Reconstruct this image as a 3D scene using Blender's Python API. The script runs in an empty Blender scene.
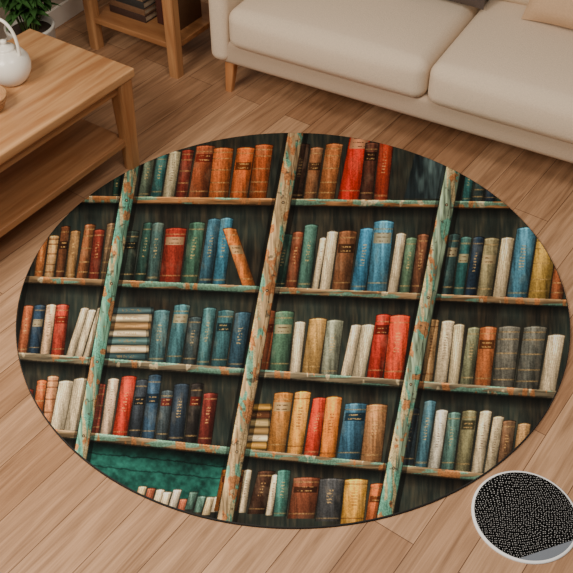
import bpy, bmesh, math, random
import numpy as np
from mathutils import Vector, Matrix
random.seed(4); rng=np.random.RandomState(7)
scene=bpy.context.scene
F=900.0; PITCH=math.radians(44); CAMH=2.0

# ---------------- helpers ----------------
def srgb(r,g,b):
    def f(c):
        c/=255.0
        return c/12.92 if c<=0.04045 else ((c+0.055)/1.055)**2.4
    return (f(r),f(g),f(b),1)
def new_mat(name):
    m=bpy.data.materials.new(name); m.use_nodes=True
    nt=m.node_tree; return m,nt,nt.nodes['Principled BSDF']
def simple_mat(name,col,rough=.6,noise=0.0,scale=40,bump=0.0):
    m,nt,b=new_mat(name)
    b.inputs['Roughness'].default_value=rough
    b.inputs['Base Color'].default_value=col
    if noise or bump:
        tc=nt.nodes.new('ShaderNodeTexCoord')
        n=nt.nodes.new('ShaderNodeTexNoise'); n.inputs['Scale'].default_value=scale; n.inputs['Detail'].default_value=5
        nt.links.new(tc.outputs['Object'],n.inputs['Vector'])
        r=nt.nodes.new('ShaderNodeValToRGB')
        r.color_ramp.elements[0].position=.3; r.color_ramp.elements[1].position=.7
        r.color_ramp.elements[0].color=tuple(c*(1-noise) for c in col[:3])+(1,)
        r.color_ramp.elements[1].color=tuple(min(1,c*(1+noise)) for c in col[:3])+(1,)
        nt.links.new(n.outputs['Fac'],r.inputs['Fac']); nt.links.new(r.outputs['Color'],b.inputs['Base Color'])
        if bump:
            bp=nt.nodes.new('ShaderNodeBump'); bp.inputs['Strength'].default_value=bump; bp.inputs['Distance'].default_value=.004
            nt.links.new(n.outputs['Fac'],bp.inputs['Height']); nt.links.new(bp.outputs['Normal'],b.inputs['Normal'])
    return m
def wood_mat(name,c1,c2,rough=.4,axis=1):
    m,nt,b=new_mat(name)
    tc=nt.nodes.new('ShaderNodeTexCoord'); mp=nt.nodes.new('ShaderNodeMapping')
    sc=[22,22,22]; sc[axis]=1.6; mp.inputs['Scale'].default_value=sc
    n=nt.nodes.new('ShaderNodeTexNoise'); n.inputs['Scale'].default_value=1.6; n.inputs['Detail'].default_value=7; n.inputs['Distortion'].default_value=.6
    r=nt.nodes.new('ShaderNodeValToRGB'); r.color_ramp.elements[0].position=.3; r.color_ramp.elements[1].position=.72
    r.color_ramp.elements[0].color=c1; r.color_ramp.elements[1].color=c2
    nt.links.new(tc.outputs['Object'],mp.inputs['Vector']); nt.links.new(mp.outputs['Vector'],n.inputs['Vector'])
    nt.links.new(n.outputs['Fac'],r.inputs['Fac']); nt.links.new(r.outputs['Color'],b.inputs['Base Color'])
    b.inputs['Roughness'].default_value=rough
    return m
def link(o): scene.collection.objects.link(o); return o
def empty(name,loc,yaw):
    e=bpy.data.objects.new(name,None); e.location=loc; e.rotation_euler=(0,0,yaw); e.empty_display_size=.1
    return link(e)
def mesh_obj(name,verts,faces,mat,parent=None,smooth=True):
    me=bpy.data.meshes.new(name); me.from_pydata([tuple(v) for v in verts],[],faces); me.update()
    if mat: me.materials.append(mat)
    if smooth:
        for p in me.polygons: p.use_smooth=True
    o=bpy.data.objects.new(name,me); link(o)
    if parent: o.parent=parent
    return o
def rbox_geo(size,r=.01,k=3,m=6,puff=0.0,fr=0.0):
    hs=[s/2 for s in size]; r=min(r,min(hs)*.98)
    ax=[]
    for h in hs:
        a=list(np.linspace(-h,-h+r,k+1))+list(np.linspace(-h+r,h-r,m+2))[1:-1]+list(np.linspace(h-r,h,k+1))
        ax.append(a)
    n=[len(a) for a in ax]; idx={}; V=[]; Fc=[]
    def vid(i,j,l):
        key=(i,j,l)
        if key not in idx:
            q=[ax[0][i],ax[1][j],ax[2][l]]
            inn=[max(-(hs[t]-r),min(hs[t]-r,q[t])) for t in range(3)]
            d=Vector([q[t]-inn[t] for t in range(3)])
            if d.length>1e-9: d=d.normalized()*r
            p=Vector(inn)+d
            if puff:
                fx=1-(p.x/hs[0])**4; fy=1-(p.y/hs[1])**4; fz=1-(p.z/hs[2])**2
                p.z+=(1 if p.z>0 else -.3)*puff*max(0,fx)*max(0,fy)*(1 if abs(p.z)>.3*hs[2] else 0)
                p.y+=(-1 if p.y<0 else 1)*puff*.7*max(0,fx)*max(0,fz)*(abs(p.y)/hs[1])**3
            idx[key]=len(V); V.append(p)
        return idx[key]
    def quad(a,b,c,d,fl): Fc.append((a,b,c,d) if not fl else (d,c,b,a))
    for L,fl in ((0,True),(n[2]-1,False)):
        for i in range(n[0]-1):
            for j in range(n[1]-1): quad(vid(i,j,L),vid(i+1,j,L),vid(i+1,j+1,L),vid(i,j+1,L),fl)
    for L,fl in ((0,False),(n[1]-1,True)):
        for i in range(n[0]-1):
            for l in range(n[2]-1): quad(vid(i,L,l),vid(i+1,L,l),vid(i+1,L,l+1),vid(i,L,l+1),fl)
    for L,fl in ((0,True),(n[0]-1,False)):
        for j in range(n[1]-1):
            for l in range(n[2]-1): quad(vid(L,j,l),vid(L,j+1,l),vid(L,j+1,l+1),vid(L,j,l+1),fl)
    return V,Fc
def rbox(name,lo,hi,mat,parent=None,r=.008,k=3,m=3,puff=0,rot=None):
    size=[hi[i]-lo[i] for i in range(3)]; c=Vector([(hi[i]+lo[i])/2 for i in range(3)])
    V,Fc=rbox_geo(size,r,k,m,puff)
    o=mesh_obj(name,V,Fc,mat,parent); o.location=c
    if rot: o.rotation_euler=rot
    return o
def lathe(name,prof,mat,parent=None,seg=40,loc=(0,0,0)):
    V=[];Fc=[]
    for r,z in prof:
        for s in range(seg):
            a=2*math.pi*s/seg; V.append((r*math.cos(a),r*math.sin(a),z))
    for i in range(len(prof)-1):
        for s in range(seg):
            t=(s+1)%seg; Fc.append((i*seg+s,i*seg+t,(i+1)*seg+t,(i+1)*seg+s))
    o=mesh_obj(name,V,Fc,mat,parent); o.location=loc; return o
def taper_leg(name,x,y,z0,z1,w0,w1,mat,parent,splay=(0,0)):
    V=[];Fc=[]; N=4
    for lv in range(N+1):
        t=lv/N; z=z0+(z1-z0)*t; w=(w0+(w1-w0)*t)/2; rr=w*.35
        cx=x+splay[0]*(1-t); cy=y+splay[1]*(1-t)
        for (sx,sy,a0) in ((1,1,0),(-1,1,90),(-1,-1,180),(1,-1,270)):
            for q in (0,45,90):
                a=math.radians(a0+q); V.append((cx+sx*(w-rr)+rr*math.cos(a),cy+sy*(w-rr)+rr*math.sin(a),z))
    n=12
    for lv in range(N):
        for s in range(n):
            t=(s+1)%n; Fc.append((lv*n+s,lv*n+t,(lv+1)*n+t,(lv+1)*n+s))
    Fc.append(tuple(range(n-1,-1,-1))); Fc.append(tuple(range(N*n,N*n+n)))
    return mesh_obj(name,V,Fc,mat,parent,smooth=False)
def tube(name,pts,rad,mat,parent=None,res=3):
    cu=bpy.data.curves.new(name,'CURVE'); cu.dimensions='3D'; cu.bevel_depth=rad; cu.bevel_resolution=res
    sp=cu.splines.new('NURBS'); sp.points.add(len(pts)-1); sp.use_endpoint_u=True; sp.order_u=4
    for p,q in zip(sp.points,pts): p.co=(q[0],q[1],q[2],1)
    cu.materials.append(mat); cu.use_fill_caps=True
    o=bpy.data.objects.new(name,cu); link(o)
    if parent: o.parent=parent
    return o

# ---------------- materials ----------------
m_oak=wood_mat('oak_wood',srgb(160,108,66),srgb(208,160,112))
m_oak_v=wood_mat('oak_wood_vertical',srgb(156,104,64),srgb(194,144,98),axis=2)
m_oak_x=wood_mat('oak_wood_cross',srgb(132,84,50),srgb(168,118,76),axis=0)
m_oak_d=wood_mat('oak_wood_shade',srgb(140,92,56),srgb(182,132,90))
m_leg=wood_mat('beech_leg',srgb(170,110,66),srgb(200,142,92),axis=2)
m_fabric=simple_mat('cream_linen',srgb(216,196,172),.95,.08,260,.4)
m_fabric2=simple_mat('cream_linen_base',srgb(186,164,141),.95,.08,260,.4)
m_grey_f=simple_mat('charcoal_fabric',srgb(88,76,70),.95,.1,200,.3)
m_tan_f=simple_mat('tan_fabric',srgb(196,164,132),.95,.08,200,.3)
m_white=simple_mat('white_ceramic',srgb(238,232,220),.25)
m_pot=simple_mat('pale_stone_pot',srgb(196,190,180),.7,.08,60)
m_soil=simple_mat('soil',srgb(50,36,26),.95,.2,80)
m_leaf=simple_mat('leaf_green',srgb(50,84,38),.5,.3,18)
m_stem=simple_mat('stem_green',srgb(70,88,42),.6)
m_wall=simple_mat('painted_wall',srgb(166,154,140),.9,.03,3)
m_trim=simple_mat('white_trim',srgb(215,206,194),.5)
m_wick=simple_mat('wicker',srgb(178,132,88),.8,.25,120)

# ---------------- floor ----------------
def floor_mat():
    m,nt,b=new_mat('oak_plank_floor')
    N=nt.nodes.new; L=nt.links.new
    tc=N('ShaderNodeTexCoord'); mp=N('ShaderNodeMapping'); mp.inputs['Rotation'].default_value=(0,0,math.radians(-54)); 
    L(tc.outputs['Object'],mp.inputs['Vector'])
    br=N('ShaderNodeTexBrick'); br.offset=.37; br.inputs['Scale'].default_value=1
    br.inputs['Brick Width'].default_value=1.35; br.inputs['Row Height'].default_value=.125
    br.inputs['Mortar Size'].default_value=.0012; br.inputs['Mortar Smooth'].default_value=.3
    br.inputs['Color1'].default_value=srgb(170,127,94); br.inputs['Color2'].default_value=srgb(204,163,128)
    br.inputs['Mortar'].default_value=srgb(98,68,48)
    L(mp.outputs['Vector'],br.inputs['Vector'])
    mp2=N('ShaderNodeMapping'); mp2.inputs['Scale'].default_value=(1.2,16,1)
    L(mp.outputs['Vector'],mp2.inputs['Vector'])
    n=N('ShaderNodeTexNoise'); n.inputs['Scale'].default_value=2.2; n.inputs['Detail'].default_value=8; n.inputs['Distortion'].default_value=1.2
    L(mp2.outputs['Vector'],n.inputs['Vector'])
    r=N('ShaderNodeValToRGB'); r.color_ramp.elements[0].position=.3; r.color_ramp.elements[0].color=(.54,.49,.44,1)
    r.color_ramp.elements[1].position=.64; r.color_ramp.elements[1].color=(1.05,1.04,1.02,1)
    L(n.outputs['Fac'],r.inputs['Fac'])
    mx=N('ShaderNodeMix'); mx.data_type='RGBA'; mx.blend_type='MULTIPLY'; mx.inputs['Factor'].default_value=.85
    L(br.outputs['Color'],mx.inputs['A']); L(r.outputs['Color'],mx.inputs['B'])
    mp3=N('ShaderNodeMapping'); mp3.inputs['Scale'].default_value=(3,120,1)
    L(mp.outputs['Vector'],mp3.inputs['Vector'])
    n3=N('ShaderNodeTexNoise'); n3.inputs['Scale'].default_value=2; n3.inputs['Detail'].default_value=4
    L(mp3.outputs['Vector'],n3.inputs['Vector'])
    r3=N('ShaderNodeValToRGB'); r3.color_ramp.elements[0].position=.35; r3.color_ramp.elements[0].color=(.80,.77,.73,1)
    r3.color_ramp.elements[1].position=.6; r3.color_ramp.elements[1].color=(1,1,1,1)
    L(n3.outputs['Fac'],r3.inputs['Fac'])
    mx2=N('ShaderNodeMix'); mx2.data_type='RGBA'; mx2.blend_type='MULTIPLY'; mx2.inputs['Factor'].default_value=.8
    L(mx.outputs['Result'],mx2.inputs['A']); L(r3.outputs['Color'],mx2.inputs['B'])
    L(mx2.outputs['Result'],b.inputs['Base Color'])
    b.inputs['Roughness'].default_value=.33
    bp=N('ShaderNodeBump'); bp.inputs['Strength'].default_value=.2; bp.inputs['Distance'].default_value=.002; bp.invert=True
    L(br.outputs['Fac'],bp.inputs['Height']); L(bp.outputs['Normal'],b.inputs['Normal'])
    return m
V,Fc=rbox_geo((12,12,.1),.002,1,1)
fl=mesh_obj('floor',V,Fc,floor_mat(),None,False); fl.location=(0,2.0,-.05)

# ---------------- walls (room frame) ----------------
YAW=math.radians(-29)
A=Vector((math.cos(YAW),math.sin(YAW),0)); Nn=Vector((-math.sin(YAW),math.cos(YAW),0))
SO=Vector((-.30,3.22,0))
def room_box(name,u0,u1,v0,v1,z0,z1,mat):
    V,Fc=rbox_geo((u1-u0,v1-v0,z1-z0),.003,1,1)
    o=mesh_obj(name,V,Fc,mat,None,False)
    c=SO+A*((u0+u1)/2)+Nn*((v0+v1)/2); o.location=(c.x,c.y,(z0+z1)/2); o.rotation_euler=(0,0,YAW)
    return o
LW=-0.93
room_box('wall_back',LW-.1,3.2,1.02,1.12,0,2.6,m_wall)
room_box('wall_left',LW-.1,LW,-2.6,1.02,0,2.6,m_wall)
room_box('baseboard_back',LW+.015,3.2,1.005,1.02,0,.09,m_trim)
room_box('baseboard_left',LW,LW+.015,-2.6,1.02,0,.09,m_trim)

# ---------------- sofa ----------------
so=empty('sofa',SO,YAW)
Ls=1.86
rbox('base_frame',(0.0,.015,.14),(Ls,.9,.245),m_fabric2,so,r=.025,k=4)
rbox('arm_left',(-.01,-.005,.15),(.075,.9,.60),m_fabric,so,r=.036,k=5,m=6)
rbox('arm_right',(Ls-.085,-.005,.15),(Ls+.01,.9,.60),m_fabric,so,r=.04,k=5,m=6)
rbox('backrest',(.05,.72,.2),(Ls-.05,.93,.80),m_fabric,so,r=.05,k=5,m=6)
xm=.905
rbox('seat_cushion_1',(.08,-.014,.228),(xm-.003,.74,.390),m_fabric,so,r=.046,k=6,m=16,puff=.022)
rbox('seat_cushion_2',(xm+.003,-.014,.228),(Ls-.09,.74,.390),m_fabric,so,r=.046,k=6,m=16,puff=.022)
rbox('back_cushion_1',(.08,.52,.395),(xm-.004,.76,.82),m_fabric,so,r=.06,k=5,m=10,puff=.01)
rbox('back_cushion_2',(xm+.004,.52,.395),(Ls-.09,.76,.82),m_fabric,so,r=.06,k=5,m=10,puff=.01)
for i,(x,y) in enumerate(((.06,.06),(Ls-.06,.06),(.06,.84),(Ls-.06,.84))):
    taper_leg('leg_%d'%(i+1),x,y,0,.15,.028,.046,m_leg,so,splay=(-.012 if x<1 else .012,-.01 if y<.5 else .01))
def pillow(name,c,s,th,mat,rx,rz,parent):
    V=[];Fc=[];n=16
    for sgn in (1,-1):
        for i in range(n+1):
            for j in range(n+1):
                u=-1+2*i/n; v=-1+2*j/n
                e=max(0,(1-u**4)*(1-v**4))**.5
                k=1-.06*(1-v*v)*abs(u)**3
                k2=1-.06*(1-u*u)*abs(v)**3
                V.append((u*s/2*k,v*s/2*k2,sgn*th/2*e))
    for q in range(2):
        o=q*(n+1)**2
        for i in range(n):
            for j in range(n):
                a=o+i*(n+1)+j; f=(a,a+n+1,a+n+2,a+1)
                Fc.append(f if q==0 else f[::-1])
    ob=mesh_obj(name,V,Fc,mat,parent); ob.location=c; ob.rotation_euler=(rx,0,rz)
    return ob
pillow('throw_pillow_tan',(1.30,.50,.590),.40,.13,m_tan_f,math.radians(62),math.radians(-4),so)
pillow('throw_pillow_charcoal',(.76,.50,.565),.36,.12,m_grey_f,math.radians(60),math.radians(5),so)

# ---------------- coffee table ----------------
ct=empty('coffee_table',(-.518,2.724,0),math.radians(-34))
TW=.50; TL=1.15; TH=.406
rbox('table_top',(-TW,-TL,TH-.034),(0,0,TH),m_oak,ct,r=.006)
for i,(x,y) in enumerate(((-.038,-.04),(-TW+.038,-.04),(-.038,-TL+.04),(-TW+.038,-TL+.04))):
    taper_leg('leg_%d'%(i+1),x,y,0,TH-.034,.044,.064,m_oak_v,ct)
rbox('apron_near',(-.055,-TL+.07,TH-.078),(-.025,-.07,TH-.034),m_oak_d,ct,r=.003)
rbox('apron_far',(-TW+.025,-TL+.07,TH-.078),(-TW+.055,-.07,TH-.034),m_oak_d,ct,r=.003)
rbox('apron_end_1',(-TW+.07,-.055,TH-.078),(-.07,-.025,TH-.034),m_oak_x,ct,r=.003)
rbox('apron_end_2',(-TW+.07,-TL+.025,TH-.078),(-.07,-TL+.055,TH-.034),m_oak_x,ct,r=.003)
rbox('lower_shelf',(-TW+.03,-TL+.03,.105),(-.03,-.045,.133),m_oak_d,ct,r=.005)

tp=empty('teapot',(-.915,2.640,TH),math.radians(-20))
prof=[(0.0,0),(.04,0),(.044,.004),(.058,.018),(.070,.042),(.073,.062),(.069,.085),(.055,.105),(.036,.117),(.033,.121),(.0335,.124),(.026,.128),(.010,.133),(.007,.137),(.011,.142),(.010,.149),(0,.152)]
lathe('body',prof,m_white,tp)
tube('handle',[(-.052,0,.105),(-.056,0,.15),(-.045,0,.205),(0,0,.232),(.045,0,.205),(.056,0,.15),(.052,0,.105)],.0055,m_white,tp)
tube('spout',[(-.060,0,.055),(-.088,0,.070),(-.098,0,.095),(-.115,0,.112)],.010,m_white,tp)
bk=empty('wicker_basket',(-.957,2.472,TH),0)
lathe('bowl',[(0,.002),(.045,.002),(.058,.018),(.066,.045),(.068,.05),(.064,.05),(.055,.02),(.042,.008),(0,.008)],m_wick,bk)
for i in range(5):
    rr=[.051,.056,.061,.065,.067][i]; z=.008+i*.010
    pts=[(rr*math.cos(a*math.pi/12),rr*math.sin(a*math.pi/12),z+.0015*(-1)**a) for a in range(25)]
    tube('weave_%d'%i,pts,.0035,m_wick,bk,2)

# ---------------- plant ----------------
pl=empty('potted_plant',(-1.03,3.32,0),0)
lathe('pot',[(0,0),(.068,0),(.074,.006),(.09,.14),(.098,.235),(.10,.24),(.10,.25),(.09,.25),(.086,.22),(0,.22)],m_pot,pl)
lathe('soil',[(0,.226),(.087,.226)],m_soil,pl)
LV=[];LF=[]
def leaf(base,dirv,length,width):
    d=dirv.normalized(); side=d.cross(Vector((0,0,1)))
    if side.length<.01: side=Vector((1,0,0))
    side.normalize(); up=side.cross(d); n=5; st=len(LV)
    for i in range(n+1):
        t=i/n; w=width*math.sin(math.pi*min(.98,max(.03,t**.8)))
        c=base+d*length*t-Vector((0,0,1))*length*.35*t*t
        LV.extend([c-side*w+up*w*.3,c,c+side*w+up*w*.3])
    for i in range(n):
        a=st+i*3
        LF.append((a,a+1,a+4,a+3)); LF.append((a+1,a+2,a+5,a+4))
for s in range(30):
    a=random.uniform(0,2*math.pi); sp=random.uniform(.03,.17); h=random.uniform(.06,.34)
    p0=Vector((.03*math.cos(a),.03*math.sin(a),.226)); p3=Vector((sp*math.cos(a),sp*math.sin(a),.24+h))
    pm=(p0+p3)/2+Vector((0,0,.05))
    tube('stem_%d'%s,[p0,pm,p3,p3+Vector((.01*math.cos(a),.01*math.sin(a),.0))],.002,m_stem,pl,1)
    for q in range(11):
        t=.25+.75*q/10; c=p0.lerp(pm,min(1,t*2)) if t<.5 else pm.lerp(p3,(t-.5)*2)
        b=a+random.uniform(-1.9,1.9)
        leaf(c,Vector((math.cos(b),math.sin(b),random.uniform(-.1,.6))),random.uniform(.05,.085),random.uniform(.010,.017))
mesh_obj('foliage',LV,LF,m_leaf,pl)

# ---------------- side table with books ----------------
rk=empty('side_table',(-.455,3.317,0),math.radians(-33))
RW=.50; RD=.40
for i,(x,y) in enumerate(((-.028,.028),(-RW+.028,.028),(-.028,RD-.028),(-RW+.028,RD-.028))):
    taper_leg('leg_%d'%(i+1),x,y,0,.50,.048,.052,m_oak_v,rk)
rbox('lower_shelf',(-RW+.01,.012,.125),(-.01,RD-.012,.15),m_oak_x,rk,r=.004)
rbox('top',(-RW-.01,-.01,.50),(.01,RD+.01,.53),m_oak_x,rk,r=.005)
m_page=simple_mat('book_pages',srgb(196,176,148),.9)
def book3d(parent,name,x,y,z,w,d,h,col,upright=False):
    mc=simple_mat('cover_'+name,srgb(*col),.6,.12,60)
    if not upright:
        rbox(name+'_pages',(x-w/2+.004,y-d/2+.003,z+.003),(x+w/2-.004,y+d/2-.004,z+h-.003),m_page,parent,r=.001,k=1,m=1)
        rbox(name+'_cover_top',(x-w/2,y-d/2,z+h-.003),(x+w/2,y+d/2,z+h),mc,parent,r=.001,k=1,m=1)
        rbox(name+'_cover_bottom',(x-w/2,y-d/2,z),(x+w/2,y+d/2,z+.003),mc,parent,r=.001,k=1,m=1)
        rbox(name+'_spine',(x-w/2,y-d/2,z+.001),(x+w/2,y-d/2+.004,z+h-.001),mc,parent,r=.002,k=2,m=1)
    else:
        rbox(name+'_pages',(x-w/2+.003,y-d/2+.004,z),(x+w/2-.003,y+d/2-.002,z+h-.004),m_page,parent,r=.001,k=1,m=1)
        rbox(name+'_cover_left',(x-w/2,y-d/2,z),(x-w/2+.003,y+d/2,z+h),mc,parent,r=.001,k=1,m=1)
        rbox(name+'_cover_right',(x+w/2-.003,y-d/2,z),(x+w/2,y+d/2,z+h),mc,parent,r=.001,k=1,m=1)
        rbox(name+'_spine',(x-w/2,y-d/2-.002,z),(x+w/2,y-d/2+.003,z+h),mc,parent,r=.003,k=2,m=1)
bs=empty('books',(-.25,.2,.1505),0); bs.parent=rk
z=0
for i,(w,d,h,c) in enumerate(((.20,.15,.03,(60,40,32)),(.19,.145,.026,(110,78,54)),(.185,.14,.03,(45,44,42)),(.17,.13,.022,(130,102,78)))):
    book3d(bs,'book_%d'%i,-.08,-.03,z,w,d,h,c); z+=h+.0005
x=.06
for i,(w,h,c) in enumerate(((.03,.21,(70,36,28)),(.026,.2,(96,46,34)),(.034,.22,(42,36,32)),(.028,.19,(86,60,40)))):
    book3d(bs,'book_u%d'%i,x+w/2,.0,0,w,.15,h,c,upright=True); x+=w+.001

# ---------------- rug artwork ----------------
S=3; AX0,AY0,AW,AH=0,115,600,430
Hc,Wc=AH*S,AW*S
def snoise(h,w,cy,cx,octs=3):
    out=np.zeros((h,w)); amp=1; tot=0
    for o in range(octs):
        cyy=cy*S/2.0; cxx=cx*S/2.0
        gy=max(2,int(h/cyy)+2); gx=max(2,int(w/cxx)+2); g=rng.rand(gy,gx)
        y=np.linspace(0,gy-1.001,h); x=np.linspace(0,gx-1.001,w)
        yi=y.astype(int); xi=x.astype(int); fy=(y-yi)[:,None]; fx=(x-xi)[None]
        fy=fy*fy*(3-2*fy); fx=fx*fx*(3-2*fx)
        a=g[yi][:,xi]; b=g[yi][:,xi+1]; c=g[yi+1][:,xi]; d=g[yi+1][:,xi+1]
        out+=amp*((a*(1-fx)+b*fx)*(1-fy)+(c*(1-fx)+d*fx)*fy); tot+=amp
        amp*=.55; cy=max(1.2,cy/2); cx=max(1.2,cx/2)
    return out/tot
def spread(n): return np.clip((n-.5)*1.9+.5,0,1)
n_big=spread(snoise(Hc,Wc,60,60)); n_med=spread(snoise(Hc,Wc,10,10)); n_v=spread(snoise(Hc,Wc,40,4)); n_h=spread(snoise(Hc,Wc,4,45))
n_f=spread(snoise(Hc,Wc,2,2,2)); n_p=spread(snoise(Hc,Wc,50,18,3)); n_q=spread(snoise(Hc,Wc,26,14,3)); n_hp=spread(snoise(Hc,Wc,10,70,3))
n_vs=spread(snoise(Hc,Wc,70,9,3))
yy,xx=np.mgrid[0:Hc,0:Wc]; X=AX0+xx/S; Y=AY0+yy/S
def C(*c): return np.array(c,float)
cv=np.zeros((Hc,Wc,3)); cv[:]=C(24,25,24)
cv+= n_big[...,None]*C(12,20,20)+n_v[...,None]*C(16,13,10)+np.clip(n_vs-.5,0,1)[...,None]*C(36,27,18)
rows={1:lambda x:199+(x-200)*.014,2:lambda x:279+(x-60)*.044,3:lambda x:356+(x-50)*.072,4:lambda x:431+(x-60)*.104,5:lambda x:505+(x-150)*.1}
posts=[lambda y:-15+(455-y)*.18+0*y, lambda y:81+(455-y)*.18, lambda y:226+(515-y)*.183, lambda y:386+(510-y)*.198, lambda y:560+(500-y)*.21]
def sl(x0,x1,y0,y1):
    a=max(0,int((x0-AX0)*S)); b=min(Wc,int((x1-AX0)*S)+1); c=max(0,int((y0-AY0)*S)); d=min(Hc,int((y1-AY0)*S)+1)
    return slice(c,d),slice(a,b)
LEAN=.14
def blend(sy,sx,mask,col): 
    m=mask[...,None]; cv[sy,sx]=cv[sy,sx]*(1-m)+col*m
def sat(col,k):
    g=col.mean(-1,keepdims=True); return np.clip(g+(col-g)*k,0,255)
def book(row,x0,w,h,col,style=0,lean=None,yoff=0):
    lean=LEAN if lean is None else lean
    h=h*random.uniform(.92,1.08)
    yb=rows[row](x0+w/2)+yoff; ext=abs(lean)*h+4
    sy,sx=sl(x0-ext,x0+w+ext,yb-h-3,yb+1)
    x=X[sy,sx]; y=Y[sy,sx]
    if x.size==0: return
    b=(yb-y)/h; a=(x-x0-lean*(yb-y))/w
    b2=b-.02*np.sin(np.pi*np.clip(a,0,1))
    m=((a>0)&(a<1)&(b>=0)&(b2<.985)).astype(float)
    col=C(*col)*random.uniform(.92,1.08)
    lit=random.uniform(.28,.5)
    shade=.46+.68*np.exp(-((a-lit)/.4)**2)
    c=col[None,None]*shade[...,None]
    c=c*(.68+.40*n_v[sy,sx]+.24*n_f[sy,sx])[...,None]
    wr=np.clip((n_q[sy,sx]-.62)*3,0,1)[...,None]*.3; c=c*(1-wr)+(c*.5+C(92,84,72))*wr
    c=c*np.clip(.70+.46*b,0,1.08)[...,None]
    gold=C(196,164,112) if col.sum()<400 else C(92,56,38)
    gs=(.45+.6*np.sin(np.pi*np.clip(a,0,1)))[...,None]*gold*(.6+.5*n_f[sy,sx])[...,None]
    def put(mm,cc,al=.85):
        nonlocal c
        mm=(mm.astype(float)*al)[...,None]; c=c*(1-mm)+cc*mm
    if style in(0,1):
        for t in (.12,.88): put(abs(b-t)<.5/h+.003,gs,.5)
    if style==3:
        for t in (.12,.3,.55,.78,.9): put(abs(b-t)<.5/h+.003,gs,.55)
    if style==1:
        t0=random.choice((.55,.62,.68))
        lab=(b>t0)&(b<t0+.15)&(a>.08)&(a<.92)
        lc=random.choice((col*.4,C(188,170,134),col*.4,C(120,40,32)*.8))
        put(lab,lc[None,None]*(shade[...,None]*.9),.75)
        tx=C(60,46,36)*np.ones_like(c) if lc.sum()>400 else gs
        put(lab&(np.abs(((b-t0)*h)%4-2)<.6)&(a>.22)&(a<.78)&(n_f[sy,sx]>.4),tx,.7)
    if style in(0,2):
        t=(b>.4)&(b<.74)&(abs(a-.48)<.13)&((b*h)%3.0<1.5)&(n_f[sy,sx]>.4)
        put(t,gs,.6)
    if style==2: put((b>.05)&(b<.08),gs,.4)
    if style==4:
        ln=(np.sin(a*w*3.1+3*n_med[sy,sx])>.2); put(ln,col[None,None]*.62*np.ones_like(c),.5)
    if style==5:
        t=(b>.35)&(b<.8)&(abs(a-.5)<.12)&((b*h)%2.6<1.4)&(n_f[sy,sx]>.45); put(t,C(70,56,48)*np.ones_like(c),.6)
    edge=(a<.6/w)|(a>1-.8/w)|(b2>.985-.8/h)
    put(edge,np.ones_like(c)*C(18,17,15),.65)
    put((b2>.985-2.2/h)&(b2<.985-.9/h),c*1.4,.6)
    blend(sy,sx,m,c)
def fill(row,x0,items,h0=0):
    x=x0
    for it in items:
        w,h,col=it[0],it[1],it[2]; st=it[3] if len(it)>3 else random.choice((0,1,2,2,3)); ln=it[4] if len(it)>4 else None
        if st==4 and w<=15 and random.random()<.6: st=5
        book(row,x,w-.4,h,col,st,ln if ln is not None else LEAN+random.uniform(-.035,.035)); x+=w
def stack(row,x0,w,items):
    yb=rows[row](x0+w/2)
    for h,col,dx in items:
        sy,sx=sl(x0+dx-2,x0+w+dx+8,yb-h-1,yb+1); x=X[sy,sx]; y=Y[sy,sx]
        a=(x-x0-dx)/w; b=(yb-y)/h
        m=((a>0)&(a<1)&(b>0)&(b<1)).astype(float)
        sh=(.4+.65*np.sin(np.pi*np.clip(b,0,1)))*(.7+.4*n_h[sy,sx])*(1-.35*(a>.93))
        c=sh[...,None]*C(*col)
        t=((abs(b-.5)<.16)&(a>.25)&(a<.7)&(n_f[sy,sx]>.5)).astype(float)[...,None]*.5
        c=c*(1-t)+C(150,120,80)*t
        blend(sy,sx,m,c); yb-=h
TEAL=(50,90,92); DGRN=(38,62,56); NAVY=(40,54,70); CRM=(226,210,180)
MAR=(100,46,38); RUST=(158,90,56); BRN=(100,66,48); DBR=(64,46,38); TAN=(176,142,102); OCH=(182,142,76); GRY=(122,122,112); BLK=(38,36,36)
# row 1
fill(1,112,[(8,24,DGRN),(8,30,TEAL),(10,36,GRY,5)])
fill(1,138,[(12,40,(90,104,92)),(12,44,TEAL),(13,46,(156,150,126),5),(13,48,MAR),(20,52,(146,82,56),1),(21,53,(182,102,58),3),(19,53,(172,92,50),1),(19,53,(158,84,48),3)])
fill(1,289,[(14,54,DBR),(14,55,(116,80,56),1),(18,56,(150,96,60),3),(2,1,DBR),(22,70,(196,56,42),1,.2),(14,58,(74,46,38),1),(15,66,(156,62,44),2)])
fill(1,461,[(10,38,TEAL),(12,36,(50,66,68)),(12,34,NAVY),(12,30,DGRN)])
# row 2
fill(2,34,[(10,40,(170,108,66)),(11,44,TAN),(10,48,BRN),(11,50,(154,118,78)),(12,54,(136,90,62)),(12,52,MAR),(12,56,(108,90,72)),(11,58,BRN)])
fill(2,119,[(15,54,(44,54,50),1),(12,56,(42,64,60),0),(13,58,(62,84,84),2),(22,56,(126,50,40),1),(17,62,(54,80,70),0),(14,64,(54,84,100),2),(14,64,(62,110,134),2)])
book(2,242,14,56,(200,122,68),1,-.34)
fill(2,272,[(13,56,DGRN),(12,54,(118,70,52)),(14,64,(80,116,108),2),(8,54,CRM,4),(12,58,CRM,4),(19,60,(116,80,58),1),(16,66,(62,114,146),2),(21,66,(82,136,166),1),(11,58,CRM,4),(12,60,(86,110,92),0),(13,62,(104,72,56),0)])
fill(2,440,[(12,58,(58,80,82)),(12,62,TEAL),(12,64,NAVY),(16,58,(128,122,96),1),(14,64,(212,196,164),4),(21,66,(78,124,148),2),(22,64,(176,146,80),3),(14,52,(142,86,58))])
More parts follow.
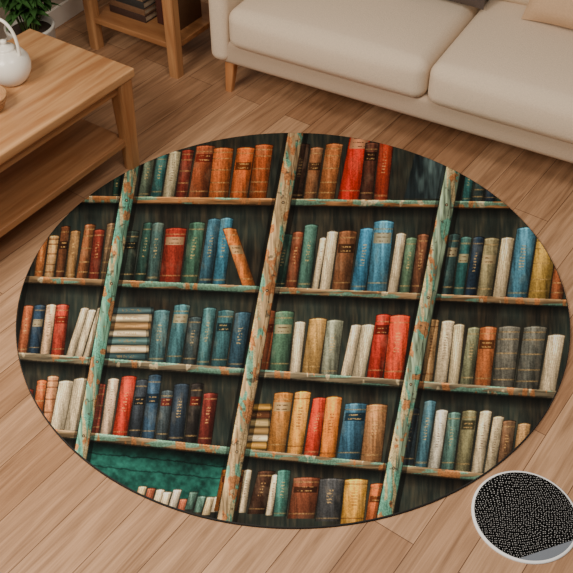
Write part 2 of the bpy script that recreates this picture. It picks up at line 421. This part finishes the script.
# row 3
fill(3,17,[(11,48,(152,90,64)),(12,50,NAVY,1),(11,52,(194,166,138),5),(14,54,(150,62,50),1)])
book(3,66,9,50,CRM,4,.32); book(3,74,9,50,(228,214,186),4,.3); book(3,83,8,48,CRM,4,.3)
stack(3,106,42,[(7,(60,82,88),0),(8,CRM,1),(8,(86,114,116),2),(7,(220,208,180),1),(8,TAN,3),(8,CRM,4),(7,(78,100,106),6)])
fill(3,148,[(17,54,(72,104,112),2),(17,56,(58,90,98),1),(14,52,(56,68,72),0),(14,54,(64,98,104),2),(17,56,(56,88,96),1),(17,56,(48,70,84),2)])
fill(3,253,[(16,64,(150,84,58),1),(20,60,(68,94,80),1),(12,54,CRM,4),(19,60,(156,126,80),0),(18,58,(128,134,120),2)])
book(3,340,12,54,CRM,4,.22); book(3,351,14,50,(222,208,178),4,.2)
fill(3,366,[(17,62,(152,52,42),1),(21,64,(202,76,54),0)])
fill(3,421,[(12,60,TAN,0),(14,64,CRM,4),(12,62,(204,190,158),4),(14,60,(116,120,98),0),(18,58,(160,98,62),1),(23,60,(100,100,94),3),(24,62,(82,84,80),3),(18,56,CRM,4)])
# row 4
fill(4,22,[(9,40,MAR),(11,48,RUST),(12,50,(190,136,100))])
book(4,50,15,50,(222,208,180),4,.2); book(4,64,16,50,(212,198,170),4,.2)
fill(4,88,[(12,52,(124,64,56)),(12,54,(204,180,158),5),(16,56,(176,60,46),2),(13,58,(52,58,66)),(14,60,(56,78,100),1),(13,52,(62,72,78),1),(16,58,(46,56,68),2),(13,60,BLK,1),(15,52,(98,46,42),0)])
stack(4,240,28,[(8,OCH,0),(7,CRM,1),(8,(154,126,84),2),(8,(202,180,132),2),(8,BRN,3),(7,OCH,4)])
fill(4,266,[(20,58,(164,114,64),1),(17,60,(206,148,78),0),(16,60,(198,70,50),2),(17,60,(212,130,64),2),(24,60,(62,98,122),1),(22,56,(154,114,80),0)])
fill(4,398,[(16,58,(58,72,82),0),(13,62,(66,98,112),2),(13,58,(208,206,192),4),(14,62,(80,108,104),0),(16,60,(120,118,92),1),(13,58,(218,204,174),4),(12,60,(208,194,164),4),(14,60,(104,80,62),0),(14,52,TAN)])
# teal painted cabinet panel
sy,sx=sl(80,240,442,505); x=X[sy,sx]; y=Y[sy,sx]
inside=((x>posts[1](y)+6)&(x<posts[2](y)-4)&(y>rows[4](x)+9)&(y<rows[5](x)-8)).astype(float)
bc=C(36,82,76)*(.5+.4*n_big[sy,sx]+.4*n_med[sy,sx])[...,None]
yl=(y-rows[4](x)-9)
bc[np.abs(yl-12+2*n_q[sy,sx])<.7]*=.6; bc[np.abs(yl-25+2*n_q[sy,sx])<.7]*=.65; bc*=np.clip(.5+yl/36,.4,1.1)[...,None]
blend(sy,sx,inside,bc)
xq=108
for i in range(14):
    book(5,xq,9,14+random.random()*8,random.choice((CRM,(206,186,148),(150,90,70),(90,120,112),(214,204,184))),4,.3,yoff=2+ (i%3)*2); xq+=8.5
fill(5,214,[(24,44,(206,126,64),1,.2),(9,42,CRM,4),(18,42,DBR,0,.26),(8,40,CRM,4),(14,46,(70,114,108),2,.1),(28,44,(110,66,50),1),(25,42,(68,70,74),2),(24,42,(216,162,76),0),(20,40,RUST,1)])
# painted board, upper right of column 2
sy,sx=sl(395,462,135,200); x=X[sy,sx]; y=Y[sy,sx]
m=((x>404+(199-y)*.25)&(x<posts[3](y)-6)&(y<rows[1](x)-1)).astype(float)
t=np.clip((n_big[sy,sx]*.3+n_p[sy,sx]*.5+(x-420)/70.0-.42)*1.6,0,1)[...,None]
bc=C(34,42,46)*(1-t)+C(124,154,158)*t; bc*=(.7+.4*n_v[sy,sx])[...,None]; blend(sy,sx,m,bc)
def paint_wood(sy,sx,n2,base,extra):
    c=np.ones(n2[sy,sx].shape+(3,))*C(*base)
    c*= (.6+.6*n2[sy,sx])[...,None]
    for thr,ch,cc in extra:
        mk=np.clip((ch[sy,sx]-thr)*14,0,1)[...,None]*.85; c=c*(1-mk)+C(*cc)*(.66+.30*n_f[sy,sx]+.25*n2[sy,sx])[...,None]*mk
    return c
bcol={1:(150,112,78),2:(126,106,82),3:(112,104,88),4:(122,106,84)}
for r in (1,2,3,4):
    sy,sx=sl(0,599,rows[r](0)-2,rows[r](600)+20); x=X[sy,sx]; y=Y[sy,sx]
    th=7.4+ (r>2)*1.2
    b=(y-rows[r](x))/th
    c=paint_wood(sy,sx,n_h,bcol[r],[(.56,n_hp,(96,138,126)),(.74,n_p,(152,104,68)),(.90,n_q,(184,172,146))])
    c*=np.clip(1.2-.55*b,.4,1.3)[...,None]
    c[(b<.16)]*=1.25; c[(b>.84)]*=.4
    blend(sy,sx,((b>=0)&(b<=1)).astype(float),c)
    shd=np.where((b>1)&(b<2.4),(2.4-b)/1.4*.7,0); cv[sy,sx]*=(1-shd)[...,None]
full=(slice(0,Hc),slice(0,Wc))
for k,p in enumerate(posts):
    px=p(Y); hw=7.0 if k==1 else 8.2
    a=(X-px)/hw; mk=(abs(a)<1)
    base=[(124,118,100),(96,132,118),(148,130,104),(118,136,120),(120,116,104)][k]
    c=paint_wood(*full,n_v,base,[(.50,n_p,(86,138,126)),(.66,n_vs,(164,146,114)),(.74,n_q,(140,94,62)),(.95,n_med,(58,54,48))])
    sh=np.clip(1.1-.35*a,.4,1.3); sh=np.where(abs(a)>.9,.35,sh); sh=np.where((a>.40)&(a<.48),sh*.65,sh); sh=np.where((a>-.9)&(a<-.72),sh*1.12,sh)
    c*=sh[...,None]; m3=mk[...,None].astype(float); cv=cv*(1-m3)+c*m3
    ls=((a>1)&(a<1.6)); cv[ls]*=.5
    ls=((a<-1)&(a>-1.4)); cv[ls]*=.6
    for r in (1,2,3,4):
        bx=p(rows[r](p(300))+3); by=rows[r](bx)+4
        d=np.hypot(X-bx,Y-by); cv[d<1.5]=C(46,38,32); cv[(d<.8)]=C(150,140,120)
cv=sat(np.clip(cv,0,255),1.13)
cv=np.clip(cv*C(1.10,1.06,1.0),0,255)

# corner-pin the artwork on to the rug's own plane (top-down print)
RC=(0.020,2.060); RR=.863; TX=1500
gy,gx=np.mgrid[0:TX,0:TX]
wx=RC[0]-RR+2*RR*(gx+.5)/TX; wy=RC[1]-RR+2*RR*(gy+.5)/TX
sp_,cp_=math.sin(PITCH),math.cos(PITCH)
dep=wy*cp_+CAMH*sp_
ax_=286.5+F*wx/dep; ay_=286.5-F*(wy*sp_-CAMH*cp_)/dep
fx=np.clip((ax_-AX0)*S,0,Wc-1.01); fy=np.clip((ay_-AY0)*S,0,Hc-1.01)
xi=fx.astype(int); yi=fy.astype(int); tx=(fx-xi)[...,None]; ty=(fy-yi)[...,None]
tex=(cv[yi,xi]*(1-tx)+cv[yi,np.minimum(xi+1,Wc-1)]*tx)*(1-ty)+(cv[np.minimum(yi+1,Hc-1),xi]*(1-tx)+cv[np.minimum(yi+1,Hc-1),np.minimum(xi+1,Wc-1)]*tx)*ty
img=bpy.data.images.new('bookshelf_print',TX,TX)
buf=np.ones((TX,TX,4),np.float32); buf[...,:3]=tex/255.0
img.pixels.foreach_set(buf.ravel()); img.update(); img.pack()
m_rug,nt,b=new_mat('printed_rug')
it=nt.nodes.new('ShaderNodeTexImage'); it.image=img; uvn=nt.nodes.new('ShaderNodeUVMap'); uvn.uv_map='UVMap'
nt.links.new(uvn.outputs['UV'],it.inputs['Vector']); nt.links.new(it.outputs['Color'],b.inputs['Base Color'])
b.inputs['Roughness'].default_value=.9; b.inputs['Specular IOR Level'].default_value=.1
tc=nt.nodes.new('ShaderNodeTexCoord'); nz=nt.nodes.new('ShaderNodeTexNoise'); nz.inputs['Scale'].default_value=500
bp=nt.nodes.new('ShaderNodeBump'); bp.inputs['Strength'].default_value=.15; bp.inputs['Distance'].default_value=.001
nt.links.new(tc.outputs['Object'],nz.inputs['Vector']); nt.links.new(nz.outputs['Fac'],bp.inputs['Height']); nt.links.new(bp.outputs['Normal'],b.inputs['Normal'])
m_edge=simple_mat('rug_edge_binding',srgb(34,32,30),.9)
def disc(name,c,R,th,mats,edge_r,seg=160):
    prof=[(R-edge_r,th)]+[(R-edge_r+edge_r*math.sin(t),th-min(edge_r,th*.6)*(1-math.cos(t))) for t in np.linspace(.3,math.pi/2,4)]+[(R,0.0)]
    V=[(0,0,th)]; Fc=[]
    for r,z in prof:
        for s in range(seg): a=2*math.pi*s/seg; V.append((r*math.cos(a),r*math.sin(a),z))
    for s in range(seg): Fc.append((0,1+s,1+(s+1)%seg))
    for i in range(len(prof)-1):
        for s in range(seg):
            t=(s+1)%seg; Fc.append((1+i*seg+s,1+(i+1)*seg+s,1+(i+1)*seg+t,1+i*seg+t))
    Fc.append(tuple(1+(len(prof)-1)*seg+s for s in range(seg-1,-1,-1)))
    o=mesh_obj(name,V,Fc,None,None,False); o.location=c
    for m in mats: o.data.materials.append(m)
    uv=o.data.uv_layers.new(name='UVMap')
    for p in o.data.polygons:
        p.material_index=0 if p.index<seg else 1
        for li in p.loop_indices:
            co=o.data.vertices[o.data.loops[li].vertex_index].co
            uv.data[li].uv=((co.x+R)/(2*R),(co.y+R)/(2*R))
    return o
disc('round_rug',(RC[0],RC[1],0.0),RR,.007,[m_rug,m_edge],.003)

# ---------------- inset close-up of non-slip backing, added as a floor disc ----------------
m_sw,nt,b=new_mat('dotted_nonslip_backing')
N=nt.nodes.new; L=nt.links.new
tc=N('ShaderNodeTexCoord'); vo=N('ShaderNodeTexVoronoi'); vo.voronoi_dimensions='2D'; vo.inputs['Scale'].default_value=165; vo.inputs['Randomness'].default_value=.5
nw=N('ShaderNodeTexNoise'); nw.inputs['Scale'].default_value=7; nw.inputs['Detail'].default_value=0
L(tc.outputs['Object'],nw.inputs['Vector'])
vm=N('ShaderNodeVectorMath'); vm.operation='SCALE'; vm.inputs['Scale'].default_value=.05; L(nw.outputs['Color'],vm.inputs[0])
va=N('ShaderNodeVectorMath'); va.operation='ADD'; L(tc.outputs['Object'],va.inputs[0]); L(vm.outputs['Vector'],va.inputs[1])
L(va.outputs['Vector'],vo.inputs['Vector'])
r=N('ShaderNodeValToRGB'); r.color_ramp.elements[0].position=.10; r.color_ramp.elements[0].color=srgb(205,205,205)
r.color_ramp.elements[1].position=.19; r.color_ramp.elements[1].color=srgb(8,8,9)
L(vo.outputs['Distance'],r.inputs['Fac'])
sx_=N('ShaderNodeSeparateXYZ'); L(tc.outputs['Object'],sx_.inputs['Vector'])
m1=N('ShaderNodeMath'); m1.operation='MULTIPLY_ADD'; m1.inputs[1].default_value=.35; L(sx_.outputs['X'],m1.inputs[0])
m0=N('ShaderNodeMath'); m0.operation='MULTIPLY'; m0.inputs[1].default_value=-1; L(sx_.outputs['Y'],m0.inputs[0]); L(m0.outputs[0],m1.inputs[2])
m2=N('ShaderNodeMath'); m2.operation='GREATER_THAN'; m2.inputs[1].default_value=.108; L(m1.outputs[0],m2.inputs[0])
mx=N('ShaderNodeMix'); mx.data_type='RGBA'; L(m2.outputs[0],mx.inputs['Factor']); L(r.outputs['Color'],mx.inputs['A']); mx.inputs['B'].default_value=srgb(120,126,136)
L(mx.outputs['Result'],b.inputs['Base Color']); b.inputs['Roughness'].default_value=.9; b.inputs['Specular IOR Level'].default_value=.1
m_rim=simple_mat('white_inset_rim',srgb(250,250,250),.7)  # white border of the inset circle
disc('backing_inset_disc',(.603,1.235,0),.134,.006,[m_sw,m_rim],.0065,96)

# ---------------- lights ----------------
w=bpy.data.worlds.new('world'); scene.world=w; w.use_nodes=True
w.node_tree.nodes['Background'].inputs['Color'].default_value=(1,.94,.87,1); w.node_tree.nodes['Background'].inputs['Strength'].default_value=.24
def area(name,loc,target,size,power,col):
    l=bpy.data.lights.new(name,'AREA'); l.shape='RECTANGLE'; l.size=size[0]; l.size_y=size[1]; l.energy=power; l.color=col
    o=bpy.data.objects.new(name,l); o.location=loc; d=Vector(target)-Vector(loc); o.rotation_euler=d.to_track_quat('-Z','Y').to_euler(); link(o)
area('window_light',(-1.6,1.1,2.0),(0,1.8,0),(1.0,.9),66,(1,.91,.78))
area('overhead_area',(.4,1.3,2.6),(.3,1.8,0),(.9,.9),30,(1,.92,.82))  # unseen soft area lamp overhead, aimed down at the rug

# ---------------- camera ----------------
cam=bpy.data.cameras.new('camera'); cam.sensor_width=36; cam.lens=F/573*36
co=bpy.data.objects.new('camera',cam); co.location=(0,0,CAMH); co.rotation_euler=(math.pi/2-PITCH,0,0); link(co)
scene.camera=co
